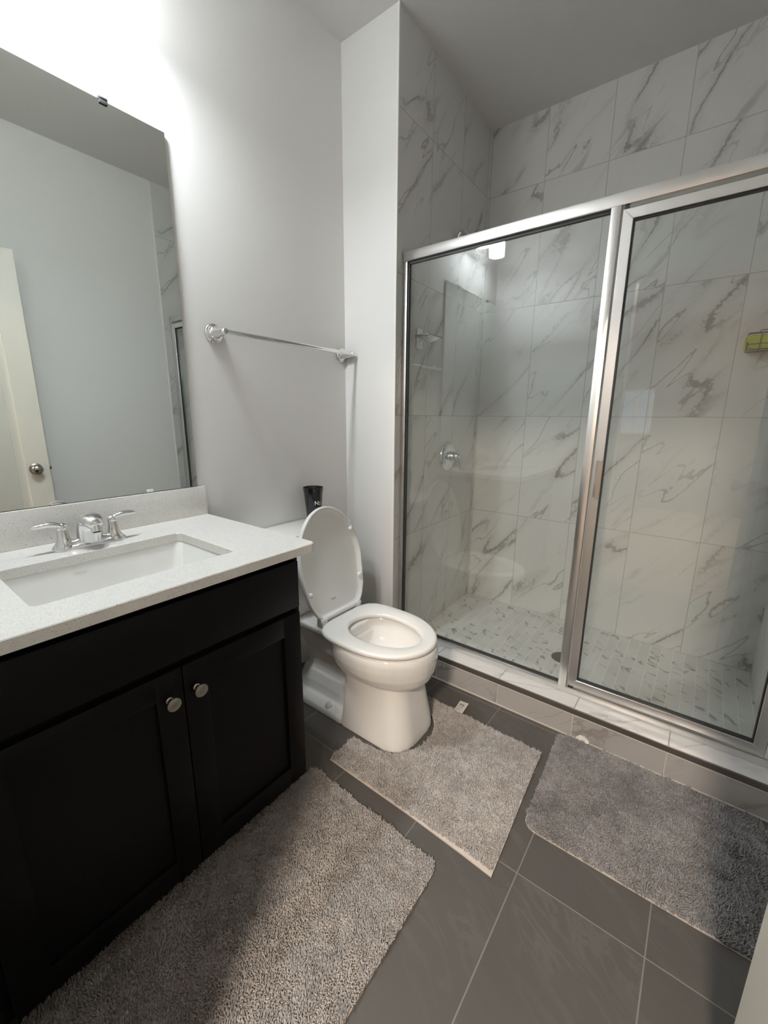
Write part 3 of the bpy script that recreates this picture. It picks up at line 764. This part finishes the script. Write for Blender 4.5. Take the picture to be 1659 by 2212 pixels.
bm = B(); box(bm, DL + 0.002, DL + 0.014, GY + 0.006, GY + 0.018, DT, DT + 0.012); box(bm, DL + 0.002, DL + 0.020, GY + 0.0, GY + 0.016, DB - 0.012, DB); finish('pivot', bm, MT['dark'], SD, 0)

# ------------------------------------------------------------------ shower fittings
XS = -1.1975     # tiled left wall near the fittings
sv = thing('shower_valve', 'round chrome shower valve with lever on the tiled left wall', 'shower valve', (XS, 2.171, 1.016))
VX = XS - 0.0005
bm = B(); lathe(bm, (VX, 2.171, 1.016), (1, 0, 0), [(0, 0.085), (0.006, 0.085), (0.012, 0.080), (0.018, 0.066), (0.020, 0.050), (0.021, 0.030), (0.026, 0.027)], 48); finish('escutcheon', bm, MT['chrome'], sv, 40)
bm = B(); lathe(bm, (VX + 0.024, 2.171, 1.016), (1, 0, 0), [(0, 0.026), (0.022, 0.024), (0.026, 0.020), (0.030, 0.022), (0.044, 0.022), (0.052, 0.016), (0.055, 0.004)], 32)
tube(bm, bez((VX + 0.062, 2.171, 1.016), (VX + 0.085, 2.172, 1.018), (VX + 0.090, 2.175, 0.99), (VX + 0.088, 2.180, 0.945), 10), [0.013, 0.013, 0.012, 0.011, 0.010, 0.009, 0.009, 0.009, 0.009, 0.008, 0.005], 14)
finish('lever', bm, MT['chrome'], sv, 60)
shh = thing('overhead_shower', 'small shower head on a curved chrome arm high on the left tiled wall', 'shower head', (XS, 2.17, 2.14))
bm = B(); lathe(bm, (VX, 2.17, 2.12), (1, 0, 0), [(0, 0.030), (0.004, 0.030), (0.010, 0.018)], 28); finish('flange', bm, MT['chrome'], shh)
bm = B(); tube(bm, bez((VX + 0.005, 2.17, 2.12), (VX + 0.03, 2.17, 2.215), (VX + 0.055, 2.17, 2.185), (VX + 0.135, 2.17, 2.045), 16), 0.0095, 14); finish('arm', bm, MT['chrome'], shh, 60)
bm = B(); lathe(bm, (VX + 0.132, 2.17, 2.052), (0.5, 0, -1), [(0, 0.011), (0.014, 0.013), (0.022, 0.020), (0.048, 0.036), (0.056, 0.037), (0.058, 0.033)], 32); finish('head', bm, MT['chrome'], shh, 40)

sd = thing('soap_dish', 'nickel wall-mounted soap dish on the tiled left wall of the shower', 'soap dish', (-1.19, 1.82, 1.605))
px = -1.1905
bm = B(); box(bm, px, px + 0.012, 1.797, 1.846, 1.560, 1.652, 0.002); finish('mounting_plate', bm, MT['chrome'], sd, 30)
bm = B(); DZs = 1.612
loop = [(x, y, DZs) for x, y in rrect(px + 0.014, px + 0.098, 1.768, 1.888, 0.010, 5)]
tube(bm, loop, 0.0032, 10, closed=True)
tube(bm, [(px + 0.010, 1.821, 1.607), (px + 0.018, 1.821, 1.610)], 0.007, 12)
finish('rim', bm, MT['nickel'], sd, 60)
bm = B()
for k in range(9):
    y = 1.776 + k * 0.013; pts = []
    sag = 0.022 * math.sin(PI * (k + 0.7) / 9.4)
    for i in range(9):
        t = i / 8; pts.append((px + 0.015 + 0.082 * t, y, DZs - sag * math.sin(PI * t)))
    tube(bm, pts, 0.0042, 8)
finish('slats', bm, MT['chrome'], sd, 60)

dr = thing('shower_drain', 'round dark metal drain in the marble shower floor', 'drain', (-0.455, 2.115, 0.020))
bm = B(); lathe(bm, (-0.445, 2.115, 0.0203), (0, 0, 1), [(0, 0.052), (0.002, 0.052), (0.003, 0.046), (0.002, 0.044)], 36); finish('ring', bm, MT['trim'], dr, 40)
bm = B()
for k in range(7):
    a = (k - 3) * 0.012; hl = math.sqrt(0.043 ** 2 - a * a); box(bm, -0.445 - hl, -0.445 + hl, 2.115 + a - 0.004, 2.115 + a + 0.004, 0.0205, 0.0232)
finish('grate', bm, MT['trim'], dr, 0)

# ------------------------------------------------------------------ wire caddy and sponge
wc = thing('shower_caddy', 'black wire shower caddy on the back tiled wall', 'caddy', (0.2, 2.5, 1.53))
CXa, CXb, CYa, CYb, CZa, CZb = 0.074, 0.318, 2.462, 2.553, 1.528, 1.594
bm = B()
for z, r in ((CZa, 0.0022), (1.551, 0.0015)): tube(bm, [(x, y, z) for x, y in rrect(CXa, CXb, CYa, CYb, 0.012, 4)], r, 8, closed=True)
for k in range(6):
    x = CXa + 0.042 + k * 0.040
    tube(bm, [(x, CYa, CZb), (x, CYa, CZa), (x, CYb, CZa), (x, CYb, CZb)], 0.0015, 8)
tube(bm, [(CXa, CYa, 1.56), (CXa, CYa, CZa)], 0.002, 8)
finish('wires', bm, MT['wire'], wc, 60)
bm = B()
tube(bm, [(x, y, CZb) for x, y in rrect(CXa, CXb, CYa, CYb, 0.012, 4)], 0.0032, 8, closed=True)
tube(bm, [(0.110, CYa, CZb), (0.110, CYa, 1.601), (0.116, CYa, 1.605), (0.235, CYa, 1.605), (0.242, CYa, 1.601), (0.242, CYa, CZb)], 0.0018, 8)
finish('rim', bm, MT['wire'], wc, 60)
bm = B(); box(bm, 0.17, 0.23, CYb, 2.5592, 1.565, 1.60, 0.002); finish('adhesive_mount', bm, MT['wire'], wc, 30)
bm = B(); box(bm, 0.066, 0.200, 2.468, 2.540, 1.5315, 1.588, 0.008, 3)
spg = modded('sponge', bm, MT['green'], None, [('SUBSURF', dict(levels=2, render_levels=2, subdivision_type='SIMPLE'))], 60)
rr_ = random.Random(3)
for v in spg.data.vertices: v.co += Vector((rr_.uniform(-1, 1), rr_.uniform(-1, 1), rr_.uniform(-0.5, 0.5))) * 0.0008
tag(spg, 'lime green sponge sitting in the black wire shower caddy', 'sponge')

# ================================================================== BATH MATS
rng = np.random.default_rng(11)
def vnoise(x, y, scale, seed):
    """smooth value noise on numpy arrays, -1..1"""
    tab = np.random.default_rng(seed).uniform(-1, 1, (128, 128))
    u, v = x * scale + 31.7, y * scale + 17.3
    iu, iv = np.floor(u).astype(int), np.floor(v).astype(int); fu, fv = u - iu, v - iv
    fu, fv = fu * fu * (3 - 2 * fu), fv * fv * (3 - 2 * fv)
    g_ = lambda a, b: tab[a % 128, b % 128]
    return (g_(iu, iv) * (1 - fu) + g_(iu + 1, iv) * fu) * (1 - fv) + (g_(iu, iv + 1) * (1 - fu) + g_(iu + 1, iv + 1) * fu) * fv

def inside(px, py, poly):
    c = np.zeros(px.shape, bool); n = len(poly)
    for i in range(n):
        x1, y1 = poly[i]; x2, y2 = poly[i - 1]
        if y1 == y2: continue
        c ^= ((y1 > py) != (y2 > py)) & (px < (x2 - x1) * (py - y1) / (y2 - y1) + x1)
    return c

def pile_mesh(poly, spacing, hgt, rad, seed, z0, creases=()):
    xs = [p[0] for p in poly]; ys = [p[1] for p in poly]
    gx, gy = np.meshgrid(np.arange(min(xs), max(xs), spacing), np.arange(min(ys), max(ys), spacing))
    r_ = np.random.default_rng(seed)
    x = gx.ravel() + r_.uniform(-.5, .5, gx.size) * spacing; y = gy.ravel() + r_.uniform(-.5, .5, gx.size) * spacing
    k = inside(x, y, poly); x, y = x[k], y[k]; N = len(x)
    lx = vnoise(x, y, 26, seed) * 0.6 + vnoise(x, y, 70, seed + 1) * 0.7 + r_.normal(0, .35, N)
    ly = vnoise(x, y, 26, seed + 2) * 0.6 + vnoise(x, y, 70, seed + 3) * 0.7 + r_.normal(0, .35, N)
    h = hgt * (0.85 + 0.12 * vnoise(x, y, 9, seed + 4) + 0.14 * vnoise(x, y, 55, seed + 5) + r_.normal(0, .08, N))
    for (ax, ay, bx, by) in creases:
        t = np.clip(((x - ax) * (bx - ax) + (y - ay) * (by - ay)) / ((bx - ax) ** 2 + (by - ay) ** 2), 0, 1)
        wob = 0.004 * vnoise(x, y, 30, seed + 6)
        d = np.hypot(x - ax - t * (bx - ax), y - ay - t * (by - ay) + wob)
        h *= 1 - 0.60 * np.exp(-(d / 0.0042) ** 2)
    hx, hy = x + lx * h * 0.75, y + ly * h * 0.75
    mx, my = x + lx * h * 0.28, y + ly * h * 0.28
    rr0 = rad * r_.uniform(.8, 1.25, N); ph = r_.uniform(0, 2 * PI, N)
    V = np.empty((N, 7, 3), np.float32)
    for q in range(3):
        a = ph + q * 2 * PI / 3
        V[:, q] = np.stack([x + rr0 * np.cos(a), y + rr0 * np.sin(a), np.full(N, z0)], 1)
        V[:, 3 + q] = np.stack([mx + rr0 * 1.05 * np.cos(a + .5), my + rr0 * 1.05 * np.sin(a + .5), z0 + h * .62], 1)
    V[:, 6] = np.stack([hx, hy, z0 + h], 1)
    quad = np.array([[0, 1, 4, 3], [1, 2, 5, 4], [2, 0, 3, 5]]); tri = np.array([[3, 4, 6], [4, 5, 6], [5, 3, 6]])
    off = (np.arange(N) * 7)[:, None, None]
    L = np.concatenate([(quad[None] + off).reshape(N, 12), (tri[None] + off).reshape(N, 9)], 1).ravel()
    sizes = np.tile([4, 4, 4, 3, 3, 3], N); starts = np.concatenate([[0], np.cumsum(sizes)[:-1]])
    me = bpy.data.meshes.new('pile'); me.vertices.add(N * 7); me.vertices.foreach_set('co', V.ravel())
    me.loops.add(len(L)); me.loops.foreach_set('vertex_index', L.astype(np.int32))
    me.polygons.add(len(sizes)); me.polygons.foreach_set('loop_start', starts.astype(np.int32))
    try: me.polygons.foreach_set('loop_total', sizes.astype(np.int32))
    except Exception: pass
    me.update(calc_edges=True); me.validate()
    me.polygons.foreach_set('use_smooth', [True] * len(me.polygons))
    return me

def wobble(poly, amp, seed, step=0.012):
    out = []; r_ = random.Random(seed)
    n = len(poly)
    for i in range(n):
        a, b = Vector(poly[i]), Vector(poly[(i + 1) % n]); m_ = max(1, int((b - a).length / step))
        for k in range(m_):
            p = a.lerp(b, k / m_); out.append((p.x + r_.uniform(-amp, amp), p.y + r_.uniform(-amp, amp)))
    return out

def mat(label, poly, pmat, seed, hgt=0.014, spacing=0.0032, rad=0.0018, backing=None, creases=()):
    cx = sum(p[0] for p in poly) / len(poly); cyy = sum(p[1] for p in poly) / len(poly)
    root = thing('bath_mat', label, 'bath mat', (cx, cyy, 0))
    bp = backing or poly
    b = B(); vs = [b.verts.new((x, y, 0.0008)) for x, y in bp]; vt = [b.verts.new((x, y, 0.005)) for x, y in bp]
    n = len(bp)
    for i in range(n): b.faces.new((vs[i], vs[(i + 1) % n], vt[(i + 1) % n], vt[i]))
    b.faces.new(vt); b.faces.new(list(reversed(vs)))
    bmesh.ops.triangulate(b, faces=[f for f in b.faces if len(f.verts) > 4])
    finish('backing', b, MT['back'], root, 0)
    pm = pile_mesh(wobble(poly, 0.0022, seed), spacing, hgt, rad, seed, 0.004, creases)
    po = link('pile', pm, pmat, root, 0); po['kind'] = 'stuff'
    pm.polygons.foreach_set('use_smooth', [True] * len(pm.polygons))
    return root

# contour mat in front of the toilet: rectangle with a U-shaped cut-out for the pedestal
def arc(cx, cy_, r, a0, a1, n=8, ry=None): return [(cx + r * math.cos(a0 + (a1 - a0) * k / n), cy_ + (ry or r) * math.sin(a0 + (a1 - a0) * k / n)) for k in range(n + 1)]
poly1 = [(-0.940, 0.918), (-0.310, 0.912), (-0.334, 1.420), (-0.905, 1.440), (-0.905, 1.372)] + arc(-0.84, 1.212, 0.135, PI / 2, -PI / 2, 16, 0.160) + [(-0.945, 1.050)]
matA = mat('warm light-grey contour mat wrapped around the toilet foot', poly1, MT['pile_warm'], 21, 0.0125, backing=[(-0.942, 0.915), (-0.60, 0.911), (-0.40, 0.903), (-0.305, 0.897), (-0.306, 0.912)] + poly1[2:])
bm = B()
vs = [bm.verts.new(p) for p in ((-0.707, 1.432, 0.006), (-0.668, 1.432, 0.006), (-0.6725, 1.503, 0.010), (-0.712, 1.499, 0.009))]
bm.faces.new(vs); r_ = bmesh.ops.extrude_face_region(bm, geom=bm.faces[:])
for v in [e for e in r_['geom'] if isinstance(e, bmesh.types.BMVert)]: v.co.z += 0.0008
ct = finish('care_tag', bm, MT['tag'], matA, 0)
bm = B()
def onlab(u, v): return Vector((-0.7095 + 0.039 * u - 0.0045 * v, 1.432 + 0.068 * v + 0.003 * u * v, 0.00735 + 0.0036 * v))
def pr(u0, u1, v0, v1): bm.faces.new([bm.verts.new(onlab(a, b)) for a, b in ((u0, v0), (u1, v0), (u1, v1), (u0, v1))])
pr(0.22, 0.50, 0.60, 0.76); pr(0.53, 0.78, 0.58, 0.76)
for v in (0.50, 0.42, 0.33, 0.22, 0.14): pr(0.15, 0.55 + 0.25 * ((v * 7) % 1), v, v + 0.028)
pr(0.66, 0.76, 0.42, 0.50)
finish('print', bm, MT['greyprint'], ct, 0)

def skew(p, A, Bx, C): return p
poly2 = rrect(-0.300, 0.318, 1.098, 1.572, [0.03, 0.05, 0.035, 0.035], 8)
poly2 = [(x + (0.022 if x < 0 else 0) * (1.335 - y) / 0.24 * 0.5, y + (0.0 if y > 1.3 else 0.0)) for x, y in poly2]
matB = mat('dark cool-grey bath mat lying along the shower curb', poly2, MT['pile_cool'], 33, 0.0145, creases=((-0.25, 1.500, 0.00, 1.478), (0.00, 1.478, 0.20, 1.462), (-0.20, 1.33, -0.05, 1.35), (0.05, 1.26, 0.16, 1.22)))
bm = B()
ptsw = [(-0.250, 1.583, 0.012), (-0.236, 1.580, 0.030), (-0.218, 1.579, 0.031), (-0.203, 1.580, 0.018), (-0.200, 1.574, 0.010), (-0.245, 1.574, 0.008)]
vs = [bm.verts.new(p) for p in ptsw]; bm.faces.new(vs)
r_ = bmesh.ops.extrude_face_region(bm, geom=bm.faces[:])
for v in [e for e in r_['geom'] if isinstance(e, bmesh.types.BMVert)]: v.co += Vector((0, 0.0012, 0.0004))
finish('care_tag', bm, MT['tag'], matB, 0)

poly3 = rrect(-0.962, -0.432, 0.020, 0.852, [0.01, 0.03, 0.015, 0.01], 8)
poly3 = [(x + (0.0 if x < -0.7 else -0.012 * (y - 0.4)), y - (0.016 if (x > -0.7 and y > 0.5) else 0)) for x, y in poly3]
matC = mat('brownish-grey bath mat in front of the black vanity', poly3, MT['pile_mid'], 45, 0.0135)
